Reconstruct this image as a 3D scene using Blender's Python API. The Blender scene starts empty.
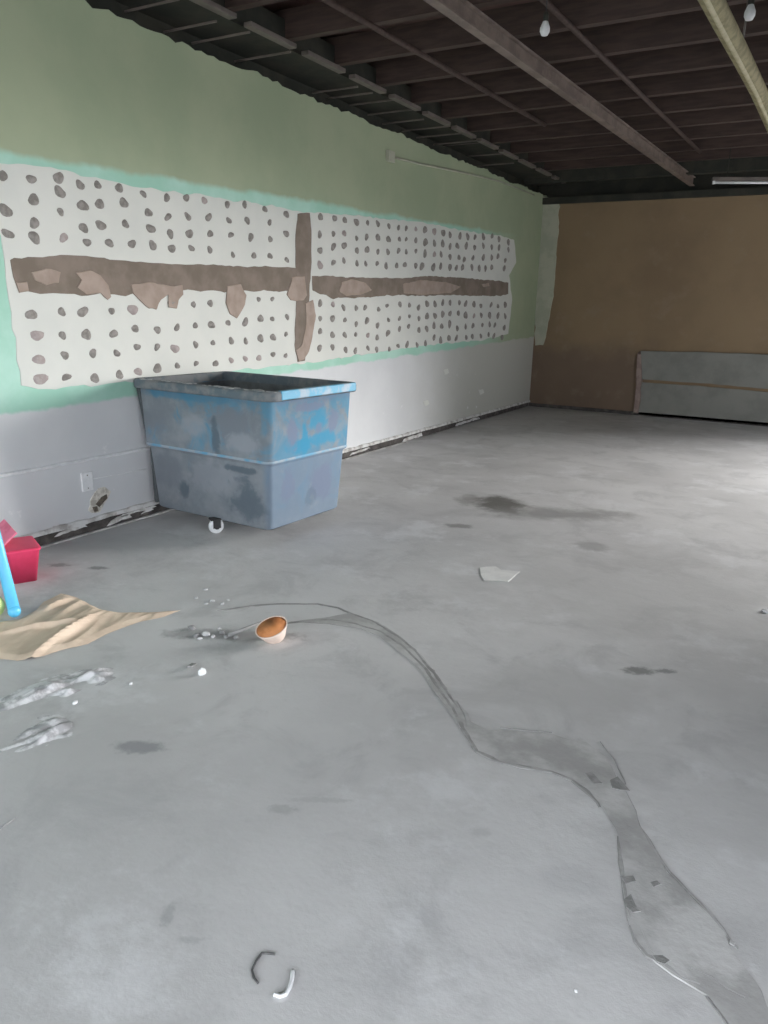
import bpy, bmesh, math, random
from mathutils import Vector, Matrix, noise
random.seed(7)
S = bpy.context.scene
COL = S.collection

# ------------------------------------------------------------------ camera
F, H = 760.0, 1.45
_y = Vector(((836-384)/F, -(318-512)/F, -1)).normalized()
_hx = 512-(318-.025*452)
_d = Vector(((320-384)/F, -(F*F/_hx)/F, -1)).normalized()
_z = -_d; _z = (_z-_y*_z.dot(_y)).normalized()
_x = _y.cross(_z)
ROT = Matrix((_x, _y, _z))                       # world <- camera
cd = bpy.data.cameras.new('camera'); cam = bpy.data.objects.new('camera', cd); COL.objects.link(cam)
cam.matrix_world = Matrix.Translation((0, 0, H)) @ ROT.to_4x4()
cd.sensor_fit = 'VERTICAL'; cd.sensor_height = 36; cd.lens = 36*F/1024
cd.clip_start = .02
S.camera = cam

# ------------------------------------------------------------------ world / light / exposure
W = bpy.data.worlds.new('overcast_sky'); S.world = W; W.use_nodes = True
bg = W.node_tree.nodes['Background']; bg.inputs[1].default_value = 9.6
# evenly overcast sky, three times brighter overhead than at the horizon
_n = W.node_tree.nodes; _tc = _n.new('ShaderNodeTexCoord'); _sp = _n.new('ShaderNodeSeparateXYZ'); _rp = _n.new('ShaderNodeValToRGB')
W.node_tree.links.new(_tc.outputs['Generated'], _sp.inputs[0]); W.node_tree.links.new(_sp.outputs['Z'], _rp.inputs[0]); W.node_tree.links.new(_rp.outputs[0], bg.inputs[0])
_rp.color_ramp.elements[0].position = 0; _rp.color_ramp.elements[0].color = (.52, .545, .585, 1)
_rp.color_ramp.elements[1].position = 1; _rp.color_ramp.elements[1].color = (.90, .935, 1.0, 1)
# hazy low sun, very soft, from beyond the back right corner
sl = bpy.data.lights.new('hazy_sun', 'SUN'); sl.energy = 18; sl.angle = math.radians(42); sl.color = (1.0, .985, .965)
so = bpy.data.objects.new('hazy_sun', sl); COL.objects.link(so)
so.rotation_euler = Vector((-.70, -.70, -math.tan(math.radians(20)))).to_track_quat('-Z', 'Y').to_euler()
S.view_settings.view_transform = 'Standard'; S.view_settings.look = 'None'
S.view_settings.gamma = 1; S.view_settings.use_curve_mapping = False
S.view_settings.exposure = -0.2
S.cycles.max_bounces = 10; S.cycles.diffuse_bounces = 8
S.cycles.use_denoising = True
S.cycles.sample_clamp_indirect = 6
# room: x -4..RX, y FY..BY ; door openings in the right and front walls
XL, RX, FY, BY, ZW, ZC = -4.0, 1.6, -2.2, 11.6, 3.1, 3.6
OPEN_R = [(-1.9, 1.4, 2.3), (5.7, 11.5, 2.75)]       # right wall y0, y1, top
OPEN_F = [(-3.6, 1.0, 2.5)]                        # front wall x0, x1, top
def portal(name, loc, rot, sx, sy):
    l = bpy.data.lights.new(name, 'AREA'); l.shape = 'RECTANGLE'; l.size = sx; l.size_y = sy
    l.cycles.is_portal = True
    o = bpy.data.objects.new(name, l); COL.objects.link(o); o.location = loc; o.rotation_euler = rot
for a, b, t in OPEN_R:
    portal('opening_portal', (RX+.05, (a+b)/2, t/2), (0, math.pi/2, 0), t, b-a)
for a, b, t in OPEN_F:
    portal('opening_portal', ((a+b)/2, FY-.05, t/2), (math.pi/2, 0, 0), b-a, t)

# ------------------------------------------------------------------ helpers
def ray(p): return ROT @ Vector(((p[0]-384)/F, -(p[1]-512)/F, -1))
def onfloor(p, z=0.0): r = ray(p); return Vector((0, 0, H))+r*((z-H)/r.z)
def onwall(p, x=XL): r = ray(p); return Vector((0, 0, H))+r*(x/r.x)
def onback(p, y=BY): r = ray(p); return Vector((0, 0, H))+r*(y/r.y)

def link(name, me, mat=None, parent=None, smooth=False):
    o = bpy.data.objects.new(name, me); COL.objects.link(o)
    if mat and not me.materials: me.materials.append(mat)
    if parent: o.parent = parent
    if smooth:
        for p in me.polygons: p.use_smooth = True
    return o
def from_bm(name, bm, mat, parent=None, smooth=False):
    bmesh.ops.recalc_face_normals(bm, faces=bm.faces)
    me = bpy.data.meshes.new(name); bm.to_mesh(me); bm.free()
    return link(name, me, mat, parent, smooth)
def structure(o): o['kind'] = 'structure'; return o
def tag(o, label, cat, group=None):
    o['label'] = label; o['category'] = cat
    if group: o['group'] = group
    return o
def empty(name, loc, rz=0):
    o = bpy.data.objects.new(name, None); COL.objects.link(o); o.location = loc; o.rotation_euler = (0, 0, rz); o.empty_display_size = .1; return o
def add_box(bm, lo, hi, bevel=0):
    lo, hi = Vector(lo), Vector(hi)
    m = Matrix.Translation((lo+hi)/2) @ Matrix.Diagonal((*(hi-lo), 1))
    r = bmesh.ops.create_cube(bm, size=1, matrix=m)
    if bevel:
        es = list({e for v in r['verts'] for e in v.link_edges})
        bmesh.ops.bevel(bm, geom=es, offset=bevel, segments=2, affect='EDGES', profile=.5)
def box(name, lo, hi, mat, parent=None, bevel=0):
    bm = bmesh.new(); add_box(bm, lo, hi, bevel); return from_bm(name, bm, mat, parent)
def add_tube(bm, pts, r, n=8, r2=None):
    pts = [Vector(p) for p in pts]; rings = []
    for i, p in enumerate(pts):
        t = (pts[min(i+1, len(pts)-1)]-pts[max(i-1, 0)]).normalized()
        u = t.cross(Vector((0, 0, 1)))
        if u.length < .05: u = t.cross(Vector((0, 1, 0)))
        u.normalize(); v = t.cross(u)
        rr = r if r2 is None else r+(r2-r)*i/(len(pts)-1)
        rings.append([bm.verts.new(p+(u*math.cos(a)+v*math.sin(a))*rr) for a in [2*math.pi*k/n for k in range(n)]])
    for a, b in zip(rings, rings[1:]):
        for k in range(n): bm.faces.new((a[k], a[(k+1) % n], b[(k+1) % n], b[k]))
    bm.faces.new(rings[0]); bm.faces.new(rings[-1])
def tube(name, pts, r, mat, parent=None, n=8, r2=None):
    bm = bmesh.new(); add_tube(bm, pts, r, n, r2); return from_bm(name, bm, mat, parent, True)
def lathe_bm(prof, n=28):
    bm = bmesh.new(); rings = []
    for r, z in prof:
        rings.append([bm.verts.new((r*math.cos(2*math.pi*k/n), r*math.sin(2*math.pi*k/n), z)) for k in range(n)])
    for a, b in zip(rings, rings[1:]):
        for k in range(n): bm.faces.new((a[k], a[(k+1) % n], b[(k+1) % n], b[k]))
    bm.faces.new(rings[0]); bm.faces.new(rings[-1])
    return bm
def rough_outline(pts, step, amp, seed=0, closed=True):
    """densify a polygon or line of 3-D points and make it ragged"""
    out = []; n = len(pts)
    for i in range(n if closed else n-1):
        a, b = pts[i], pts[(i+1) % n]; k = max(1, int((b-a).length/step))
        for j in range(k):
            p = a.lerp(b, j/k)
            q = noise.noise_vector(Vector((p.x*9+seed, p.y*9, p.z*9)))*amp+noise.noise_vector(Vector((p.x*31+seed, p.y*31, p.z*31)))*amp*.5
            out.append(p+q)
    if not closed: out.append(pts[-1])
    return out
def slab(name, pts, axis, base, t, mat, parent=None, step=.04, amp=.008, seed=0, draft=.6):
    """flat ragged piece lying on a plane (axis 0/1/2 = base), t thick, with sloped edges"""
    pts = rough_outline(pts, step, amp, seed)
    bm = bmesh.new(); n = len(pts); c = sum(pts, Vector())/n
    lo, hi = [], []
    for p in pts:
        a = p.copy(); a[axis] = base; lo.append(bm.verts.new(a))
        b = p.copy(); d = (c-p); d[axis] = 0
        if d.length > 0: b += d.normalized()*min(abs(t)*draft, d.length*.3)
        b[axis] = base+t; hi.append(bm.verts.new(b))
    bm.faces.new(hi)
    for i in range(n): bm.faces.new((lo[i], lo[(i+1) % n], hi[(i+1) % n], hi[i]))
    return from_bm(name, bm, mat, parent)

# ------------------------------------------------------------------ materials
class N:
    def __init__(s, name, rough=.8, spec=.3, metal=0):
        s.m = bpy.data.materials.new(name); s.m.use_nodes = True; s.t = s.m.node_tree
        s.b = s.t.nodes['Principled BSDF']; s.b.inputs['Roughness'].default_value = rough
        s.b.inputs['Specular IOR Level'].default_value = spec; s.b.inputs['Metallic'].default_value = metal
        s.geo = s.t.nodes.new('ShaderNodeNewGeometry').outputs['Position']; s.co = s.geo
    def objco(s): s.co = s.t.nodes.new('ShaderNodeTexCoord').outputs['Object']; return s
    def l(s, a, b): s.t.links.new(a, b)
    def put(s, inp, v):
        if isinstance(v, bpy.types.NodeSocket): s.l(v, inp)
        elif isinstance(v, (tuple, list)) and len(v) == 3 and inp.type == 'RGBA': inp.default_value = (*v, 1)
        else: inp.default_value = v
    def math(s, op, a, b=0.0, c=0.0):
        n = s.t.nodes.new('ShaderNodeMath'); n.operation = op
        for i, v in enumerate((a, b, c)): s.put(n.inputs[i], v)
        return n.outputs[0]
    def noise(s, scale, detail=5, rough=.6, stretch=None, dist=0):
        n = s.t.nodes.new('ShaderNodeTexNoise'); n.inputs['Scale'].default_value = scale
        n.inputs['Detail'].default_value = detail; n.inputs['Roughness'].default_value = rough; n.inputs['Distortion'].default_value = dist
        co = s.co
        if stretch:
            mp = s.t.nodes.new('ShaderNodeMapping'); mp.inputs['Scale'].default_value = stretch
            if len(stretch) == 3: s.l(co, mp.inputs['Vector']); co = mp.outputs[0]
        s.l(co, n.inputs['Vector']); return n.outputs['Fac']
    def step(s, v, a, b):
        n = s.t.nodes.new('ShaderNodeMapRange'); n.interpolation_type = 'SMOOTHSTEP'
        s.put(n.inputs[0], v); n.inputs[1].default_value = a; n.inputs[2].default_value = b; return n.outputs[0]
    def mix(s, f, a, b):
        n = s.t.nodes.new('ShaderNodeMix'); n.data_type = 'RGBA'
        s.put(n.inputs[0], f); s.put(n.inputs[6], a); s.put(n.inputs[7], b); return n.outputs[2]
    def xyz(s, co=None):
        n = s.t.nodes.new('ShaderNodeSeparateXYZ'); s.l(co or s.geo, n.inputs[0]); return n.outputs
    def color(s, c): s.put(s.b.inputs['Base Color'], c); return s
    def bump(s, h, strength=.3, dist=.01):
        n = s.t.nodes.new('ShaderNodeBump'); n.inputs['Strength'].default_value = strength; n.inputs['Distance'].default_value = dist
        s.l(h, n.inputs['Height']); s.l(n.outputs[0], s.b.inputs['Normal']); return s
def simple(name, c1, c2=None, scale=8, lo=.4, hi=.62, rough=.8, spec=.3, metal=0, bump=.2, stretch=None, obj=False):
    n = N(name, rough, spec, metal)
    if obj: n.objco()
    c2 = c2 or tuple(v*.8 for v in c1)
    f = n.noise(scale, stretch=stretch)
    n.color(n.mix(n.step(f, lo, hi), c1, c2)); n.bump(n.noise(scale*5, stretch=stretch), bump, .004); return n.m

# left wall paint
n = N('painted_plasterboard', .75, .25)
X, Y, Z = n.xyz()
wob = n.math('MULTIPLY', n.math('SUBTRACT', n.noise(3.2, 4), .5), .09)
zz = n.math('ADD', Z, wob); yy = n.math('ADD', Y, n.math('MULTIPLY', wob, 3.0))
lowE = n.math('MULTIPLY_ADD', Y, .0275, .742)
topE = n.math('MULTIPLY_ADD', Y, .032, 2.125)
above = n.step(n.math('SUBTRACT', zz, lowE), -.012, .012)
inband = n.math('MULTIPLY', n.step(n.math('SUBTRACT', topE, zz), -.02, .03), n.step(yy, 10.75, 8.6))
grey = n.mix(n.step(n.noise(1.1, 5), .35, .7), (.67, .68, .69), (.61, .62, .635))
grey = n.mix(n.step(n.math('ADD', Y, n.math('MULTIPLY', wob, 8)), 6.8, 9.5), grey, (.50, .50, .455))  # far end: warmer paint tone, plus some of its dimness put into the colour
grey = n.mix(n.step(n.noise(7, 6, .7), .63, .72), grey, (.72, .72, .73))
sage = n.mix(n.step(n.noise(1.3, 5), .35, .65), (.39, .44, .30), (.34, .40, .27))
teal = n.mix(n.step(n.noise(2.2, 6), .4, .68), (.35, .61, .49), (.44, .68, .58))
c = n.mix(above, grey, n.mix(inband, sage, teal))
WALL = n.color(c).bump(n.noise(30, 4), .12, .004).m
# floor
n = N('stained_concrete', .62, .35)
a = n.noise(.55, 6, .62); b = n.noise(2.6, 8, .68, dist=.6); d = n.noise(14, 6, .7)
c = n.mix(n.step(a, .36, .66), (.58, .575, .575), (.465, .46, .46))
c = n.mix(n.math('MULTIPLY', n.step(b, .48, .66), .55), c, (.39, .388, .392))
c = n.mix(n.math('MULTIPLY', n.step(n.noise(1.9, 8, .7), .52, .66), .6), c, (.65, .65, .66))
c = n.mix(n.math('MULTIPLY', n.step(d, .56, .75), .25), c, (.37, .37, .37))
def stain_or_shade(c, px, wx, wy, col, amt=1.0, seedscale=6, soft=.45):
    """a darker mark with an outline of its own, wx by wy metres, long axis across the view"""
    p = onfloor(px)
    mp = n.t.nodes.new('ShaderNodeMapping'); mp.vector_type = 'TEXTURE'
    mp.inputs['Location'].default_value = p; mp.inputs['Rotation'].default_value = (0, 0, math.radians(29.6))
    mp.inputs['Scale'].default_value = (wx, wy, 1)
    n.l(n.geo, mp.inputs[0])
    ln = n.t.nodes.new('ShaderNodeVectorMath'); ln.operation = 'LENGTH'; n.l(mp.outputs[0], ln.inputs[0])
    sc = max(seedscale, .8/min(wx, wy))
    r = n.math('ADD', ln.outputs['Value'], n.math('MULTIPLY', n.math('SUBTRACT', n.noise(sc, 5, .65), .5), 2.2))
    return n.mix(n.math('MULTIPLY', n.step(r, 1+soft, 1-soft), amt), c, col)
c = stain_or_shade(c, (500, 504), .17, .24, (.10, .095, .085), .9, 5)
c = stain_or_shade(c, (560, 514), .50, .16, (.23, .225, .22), .75, 4, .6)  # streak of shade put into the floor colour
c = stain_or_shade(c, (470, 500), .10, .16, (.20, .19, .18), .6, 6)
c = stain_or_shade(c, (459, 526), .09, .05, (.19, .185, .18), .8, 7)
c = stain_or_shade(c, (592, 546), .10, .10, (.27, .26, .26), .75, 7)
c = stain_or_shade(c, (640, 671), .06, .035, (.17, .17, .165), .85, 8)
c = stain_or_shade(c, (666, 671), .035, .02, (.20, .20, .20), .8, 8)
c = stain_or_shade(c, (138, 747), .075, .035, (.27, .27, .28), .85, 8)
c = stain_or_shade(c, (282, 809), .04, .02, (.35, .35, .35), .6, 9)
c = stain_or_shade(c, (320, 800), .09, .012, (.38, .38, .38), .5, 9)
c = stain_or_shade(c, (168, 915), .015, .035, (.34, .34, .345), .7, 14)
c = stain_or_shade(c, (190, 940), .03, .010, (.38, .38, .385), .6, 14)
c = stain_or_shade(c, (480, 832), .03, .02, (.40, .40, .40), .5, 14)
c = stain_or_shade(c, (428, 916), .03, .03, (.40, .40, .41), .4, 14)
c = stain_or_shade(c, (570, 880), .10, .05, (.40, .40, .41), .3, 9)
c = stain_or_shade(c, (60, 565), .05, .03, (.24, .235, .23), .8, 12)
c = stain_or_shade(c, (98, 568), .05, .025, (.20, .20, .20), .8, 12)
c = stain_or_shade(c, (250, 636), .20, .06, (.27, .265, .26), .8, 7)  # dark patch under the cup and to its left
c = stain_or_shade(c, (195, 634), .13, .05, (.25, .25, .25), .7, 12)
c = stain_or_shade(c, (640, 590), .7, .7, (.41, .405, .40), .5, 3)  # broad faint darker area on the right of the floor
c = stain_or_shade(c, (560, 690), .35, .20, (.42, .415, .41), .5, 5)
Z2 = n.math('ADD', n.math('MULTIPLY', n.noise(5, 8, .7), .7), n.math('MULTIPLY', d, .3))
FLOOR = n.color(c).bump(Z2, .35, .012).m
n.put(n.b.inputs['Roughness'], n.math('MULTIPLY_ADD', b, .35, .42))
SLURRY = simple('dried_mortar', (.50, .495, .49), (.345, .34, .335), 5, .36, .62, .85, bump=.5)
CRACK = simple('dark_crack', (.26, .255, .25), (.36, .355, .35), 12, rough=.9)
PIT = simple('dark_chipped_concrete', (.22, .22, .215), (.30, .295, .29), 16, rough=.9, bump=.6)
RIDGE = simple('pale_cement', (.68, .68, .69), (.36, .36, .37), 16, .42, .6, rough=.8, bump=.5)
SKIM = simple('white_skim_plaster', (.68, .685, .64), (.63, .64, .60), 2.2, .35, .7, .8, bump=.15)
DAB = simple('grey_adhesive', (.22, .205, .185), (.33, .305, .285), 30, .35, .65, .9, bump=.5)
DABP = simple('pale_adhesive', (.36, .31, .30), (.43, .38, .36), 30, rough=.9, bump=.4)
GLUE = simple('brown_bare_board', (.185, .15, .12), (.245, .20, .165), 5, .35, .65, .85, bump=.3)
SMEAR = simple('tan_filler', (.40, .32, .27), (.33, .26, .215), 8, .35, .65, .85, bump=.4)
BACK = None
n = N('brown_back_wall', .85, .15)
X, Y, Z = n.xyz()
w = n.math('MULTIPLY', n.math('SUBTRACT', n.noise(1.6, 5), .5), .5)
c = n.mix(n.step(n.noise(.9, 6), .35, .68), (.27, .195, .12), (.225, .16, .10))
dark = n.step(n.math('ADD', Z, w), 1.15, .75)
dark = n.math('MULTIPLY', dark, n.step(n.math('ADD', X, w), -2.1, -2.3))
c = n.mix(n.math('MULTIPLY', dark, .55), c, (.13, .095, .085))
c = n.mix(n.math('MULTIPLY', n.step(n.noise(4, 6), .55, .75), .3), c, (.30, .24, .18))
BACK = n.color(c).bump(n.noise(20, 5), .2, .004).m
PLASTER = simple('plain_plaster_wall', (.45, .46, .45), (.38, .39, .38), 1.2, rough=.85)
PALE = simple('pale_grey_board', (.24, .237, .215), (.20, .198, .18), 2.5, rough=.75)
STRIPM = simple('pale_green_board', (.44, .44, .35), (.37, .38, .30), 4, rough=.8)
DECK = simple('dark_roof_deck', (.07, .042, .036), (.095, .054, .046), 2.5, rough=.7)
DARK = simple('black_timber', (.03, .032, .026), (.045, .043, .034), 5, rough=.8)
JOIST = simple('dark_brown_timber', (.075, .05, .042), (.055, .037, .032), 4, stretch=(1, 8, 8), rough=.7)
STEEL = simple('dusty_brown_steel', (.21, .165, .14), (.14, .105, .09), 6, rough=.5, spec=.5, bump=.1)
STEEL2 = simple('dusty_grey_steel', (.15, .125, .11), (.10, .085, .075), 5, rough=.5, spec=.5, bump=.1)
YEL = simple('dusty_khaki_lagging', (.33, .29, .17), (.22, .195, .11), 14, .4, .6, .8, bump=.7)
YEL2 = simple('pale_khaki_lagging', (.50, .45, .30), (.40, .36, .22), 14, rough=.6)
WHITE = simple('white_plastic', (.78, .79, .80), (.70, .71, .72), 20, rough=.4, spec=.5, bump=.05)
RUBBER = simple('dark_rubber', (.05, .05, .05), None, 20, rough=.7)
GAPM = simple('black_floor_gap', (.055, .05, .048), (.12, .11, .10), 9, .35, .7, .9, bump=.8)
LIPM = simple('torn_white_plaster', (.66, .66, .65), (.36, .34, .32), 11, .42, .68, .85, bump=.8)
HOLE = simple('dark_cavity', (.10, .085, .07), (.17, .14, .11), 30, rough=.9)
TAN = simple('torn_paper_face', (.66, .63, .57), (.44, .41, .36), 30, rough=.9)
RED = simple('red_plastic', (.78, .055, .15), (.70, .045, .12), 6, rough=.45, spec=.5, bump=.05)
RED2 = simple('dusty_pink_plastic', (.75, .20, .30), (.62, .14, .22), 10, rough=.6, bump=.1)
BLUE = simple('sky_blue_plastic', (.12, .55, .85), (.10, .48, .78), 6, rough=.4, spec=.5, bump=.03)
LIME = simple('yellow_green_plastic', (.58, .66, .25), (.50, .60, .2), 6, rough=.5, bump=.03)
KRAFT = simple('brown_kraft_paper', (.68, .55, .43), (.60, .475, .365), 9, .4, .65, .8, bump=.3)
ORNG = simple('orange_inner_face', (.58, .24, .09), (.44, .17, .06), 14, rough=.6)
PEACH = simple('peach_white_plastic', (.80, .66, .57), (.72, .58, .50), 14, rough=.5, bump=.1)
CONC = simple('outside_concrete', (.46, .46, .45), (.40, .40, .39), 1.5, rough=.9)
PAPER = simple('grey_white_paper', (.72, .715, .70), (.66, .655, .645), 14, rough=.8)
WIRE = simple('dark_wire', (.07, .07, .07), (.12, .12, .12), 30, rough=.5, spec=.5)

# cart shell: faded blue plastic with plaster dust
def cart_mat(name, clean):
    n = N(name, .8, .2).objco()
    X, Y, Z = n.xyz(n.co)
    blue = n.mix(n.step(n.noise(3.5, 5), .35, .65), (.095, .22, .32), (.115, .255, .36))
    dust = n.mix(n.step(n.noise(6, 6), .35, .68), (.18, .205, .23), (.24, .265, .29))
    side = n.step(X, .46, .53)                      # bluer on the short end, dustier on the long side
    low = n.step(Z, .56, .50)
    amt = n.math('ADD', n.noise(4.5, 6, .6, dist=.8), n.math('MULTIPLY', low, .14))
    amt = n.math('SUBTRACT', n.math('ADD', amt, .08), n.math('MULTIPLY', side, .12))
    top = n.step(Z, .80, .90)
    amt = n.math('SUBTRACT', amt, n.math('MULTIPLY', top, .06))
    f = n.step(amt, .36, .60)
    c = n.mix(f, blue, dust)
    c = n.mix(n.math('MULTIPLY', n.math('MULTIPLY', side, low), .75), c, (.165, .23, .31))
    c = n.mix(n.math('MULTIPLY', n.step(n.noise(9, 5), .60, .70), .35), c, (.27, .285, .30))
    wv = n.noise(8, 5, .62, dist=.5)
    def blob(c, k, u, z, wu, wz, col, amt):        # a smudge with its own shape; k = 1 short end (u along Y), 0 long side (u along X)
        P, Q = (Y, side) if k else (X, n.math('SUBTRACT', 1.0, side))
        du = n.math('DIVIDE', n.math('SUBTRACT', P, u), wu); dz = n.math('DIVIDE', n.math('SUBTRACT', Z, z), wz)
        d = n.math('SQRT', n.math('ADD', n.math('MULTIPLY', du, du), n.math('MULTIPLY', dz, dz)))
        d = n.math('ADD', d, n.math('MULTIPLY', n.math('SUBTRACT', wv, .5), 2.6))
        return n.mix(n.math('MULTIPLY', n.math('MULTIPLY', n.step(d, 1.35, .65), Q), amt), c, col)
    BR, MA, GY, LT, DK = (.045, .25, .40), (.17, .20, .28), (.18, .20, .23), (.27, .295, .33), (.09, .12, .15)
    c = blob(c, 1, -.08, .66, .035, .13, BR, .9); c = blob(c, 1, .05, .74, .10, .07, BR, .8)
    c = blob(c, 1, .12, .62, .20, .05, BR, .85); c = blob(c, 1, -.12, .60, .12, .04, BR, .8)
    c = blob(c, 1, -.20, .68, .05, .09, MA, .85); c = blob(c, 1, -.05, .84, .12, .025, MA, .8)
    c = blob(c, 1, .22, .72, .05, .07, MA, .85); c = blob(c, 1, .06, .69, .04, .035, MA, .75); c = blob(c, 1, .02, .90, .4, .035, MA, .5)
    c = blob(c, 1, -.20, .34, .06, .10, MA, .7); c = blob(c, 1, .12, .32, .11, .11, MA, .8); c = blob(c, 1, .03, .24, .06, .07, DK, .35)
    c = blob(c, 0, .28, .74, .17, .12, GY, .95); c = blob(c, 0, .12, .64, .035, .10, DK, .8); c = blob(c, 0, .36, .63, .12, .06, LT, .8)
    c = blob(c, 0, -.08, .70, .10, .07, LT, .7); c = blob(c, 0, -.38, .74, .12, .10, GY, .6); c = blob(c, 0, -.1, .88, .35, .03, (.07, .21, .32), .7)
    c = blob(c, 0, .05, .38, .20, .10, LT, .6); c = blob(c, 0, .35, .26, .13, .12, DK, .7); c = blob(c, 0, -.22, .26, .05, .05, DK, .8)
    c = blob(c, 0, .30, .46, .12, .02, DK, .8); c = blob(c, 0, -.35, .35, .12, .12, GY, .7)
    n.color(c).bump(n.noise(25, 4), .1, .003); return n.m
CART = cart_mat('dusty_blue_plastic', True)
RIMM = simple('plaster_caked_rim', (.19, .20, .205), (.11, .14, .16), 9, .40, .62, .8, bump=.6, obj=True)
RIMB = simple('blue_rim_plastic', (.10, .34, .50), (.28, .38, .46), 8, .45, .62, .45, bump=.1, obj=True)
INNER = simple('dusty_grey_plastic', (.13, .145, .15), (.09, .10, .105), 6, rough=.8, obj=True)
PATCHB = simple('bright_clean_blue', (.05, .27, .42), (.07, .27, .40), 12, rough=.4, obj=True)
MAUVE = simple('grey_mauve_dust', (.16, .19, .26), (.135, .185, .26), 12, rough=.8, obj=True)

# ------------------------------------------------------------------ large structure
ground = structure(box('ground', (-30, -40, -.3), (40, 45, -.12), CONC))
floor = structure(box('floor', (XL-.2, FY-.2, -.12), (RX+.2, BY+.2, 0), FLOOR))
ceiling = structure(box('ceiling', (XL-.4, FY-.3, ZC), (RX+.4, BY+.4, ZC+.1), DECK))
# left wall, its top edge cut raggedly
bm = bmesh.new()
ys = [FY-.2+i*.06 for i in range(int((BY+.2-FY+.2)/.06)+1)]
tops = [ZW+.035*noise.noise(Vector((y*2.3, 0, 0)))+.03*noise.noise(Vector((y*11, 3, 0))) for y in ys]
rows = [[bm.verts.new((x, y, z)) for y, z in zip(ys, zs)] for x, zs in ((XL, [0]*len(ys)), (XL, tops), (XL-.15, tops), (XL-.15, [0]*len(ys)))]
for a, b in zip(rows, rows[1:]):
    for i in range(len(ys)-1): bm.faces.new((a[i], a[i+1], b[i+1], b[i]))
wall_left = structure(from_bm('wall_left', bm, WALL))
structure(box('wall_left_upper', (XL-.35, FY-.2, ZW-.1), (XL-.15, BY+.3, ZC), DARK))
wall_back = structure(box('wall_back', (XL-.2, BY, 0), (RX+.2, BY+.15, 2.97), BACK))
structure(box('wall_back_upper', (XL-.2, BY+.15, 2.8), (RX+.2, BY+.3, ZC), DARK))
structure(box('overhead_sky_blocker', (RX+.1, 4.5, 3.0), (RX+2.2, 12.5, 3.1), DARK))  # unseen slab added outside to cut high sky light at the right opening
structure(box('side_sky_blocker', (7.5, 2.5, -.12), (8.0, 11.0, 7.5), DARK))  # unseen wall added outside so less sky light reaches the far end
# right wall and front wall with their openings
def pierced(name, axis, a0, a1, opens, mat):
    bm = bmesh.new(); cur = a0
    def seg(u0, u1, z0, z1):
        if axis == 'x': add_box(bm, (RX, u0, z0), (RX+.2, u1, z1))
        else: add_box(bm, (u0, FY-.2, z0), (u1, FY, z1))
    for o0, o1, t in opens:
        seg(cur, o0, 0, ZC); seg(o0, o1, t, ZC); cur = o1
    seg(cur, a1, 0, ZC)
    return structure(from_bm(name, bm, mat))
pierced('wall_right', 'x', FY-.2, BY+.15, OPEN_R, PLASTER)
pierced('wall_front', 'y', XL-.2, RX+.2, OPEN_F, PLASTER)

# ------------------------------------------------------------------ ceiling timbers and steel
jm = None
def copy_part(o, loc, parent=None):
    c = o.copy(); COL.objects.link(c); c.location = loc; c.parent = parent or o.parent; return c
bm = bmesh.new(); add_box(bm, (XL-.1, -.03, -.18), (RX+.2, .03, 0)); add_box(bm, (XL-.1, -.034, -.19), (RX+.2, .034, -.18))
j0 = from_bm('joist', bm, JOIST, ceiling); j0.location = (0, 3.06, ZC-.12)
y = 3.06
while y > FY+.6: y -= .64; copy_part(j0, (0, y, ZC-.12))
y = 3.06
while y < BY-.6: y += .64; copy_part(j0, (0, y, ZC-.12))
# fine lath over the wall head, between joists
bm = bmesh.new(); add_box(bm, (XL-.15, -.006, -.006), (XL+.40, .006, .006)); lath0 = from_bm('lath', bm, STEEL2, ceiling); lath0.location = (0, 3.2, 3.2)
for i in range(1, 20): copy_part(lath0, (random.uniform(-.1, .05), 3.2+i*.33+random.uniform(-.08, .08), 3.2+random.uniform(-.02, .05)))
# lit steel strip beside the wall, seen in pieces between the joists
bm = bmesh.new(); add_box(bm, (-.032, -.25, -.015), (.032, .25, .015), .004)
sp0 = from_bm('steel_strip', bm, STEEL2, ceiling); sp0.location = (-3.62, 3.38, 3.22)
for i in range(-1, 13):
    if i: copy_part(sp0, (-3.62, 3.38+.64*i, 3.22))
# dark beam over the wall head
box('wall_beam', (XL-.15, FY, 3.24), (XL+.28, BY, 3.42), DARK, ceiling)
bm = bmesh.new()                                   # main I-section beam
for lo, hi in (((-.034, 0, -.012), (.034, 16, 0)), ((-.008, 0, -.10), (.008, 16, -.012)), ((-.034, 0, -.112), (.034, 16, -.10))): add_box(bm, lo, hi, .003)
b0 = from_bm('steel_beam', bm, STEEL, ceiling)
a, b = onfloor((430, 0), 3.1), onfloor((692, 186), 3.1)
b0.location = (a.x, a.y, 3.26); b0.rotation_euler = (0, 0, math.atan2(b.y-a.y, b.x-a.x)-math.pi/2)
b0.scale = (1, .43, 1)
b0.location = (a.x-(b.x-a.x)*.5, a.y-(b.y-a.y)*.5, 3.21); b0.scale = (1, (b-a).length*1.5/16, 1)
def pipe(name, p0, p1, z, r, mat, ext=.3, parent=ceiling):
    a, b = onfloor(p0, z), onfloor(p1, z); d = b-a
    return tube(name, [a-d*ext, b], r, mat, parent, 10)
pipe('roof_pipe', (552, 8), (700, 152), 3.28, .02, JOIST)
pipe('roof_pipe', (335, 5), (545, 125), 3.28, .02, JOIST)
# timber beam along the back wall
box('back_beam', (XL-.1, BY-.62, 3.18), (RX, BY-.5, 3.42), DARK, ceiling)
box('back_ledger', (XL-.1, BY-.06, 2.97), (RX, BY+.15, 3.06), DARK, ceiling)

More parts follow.
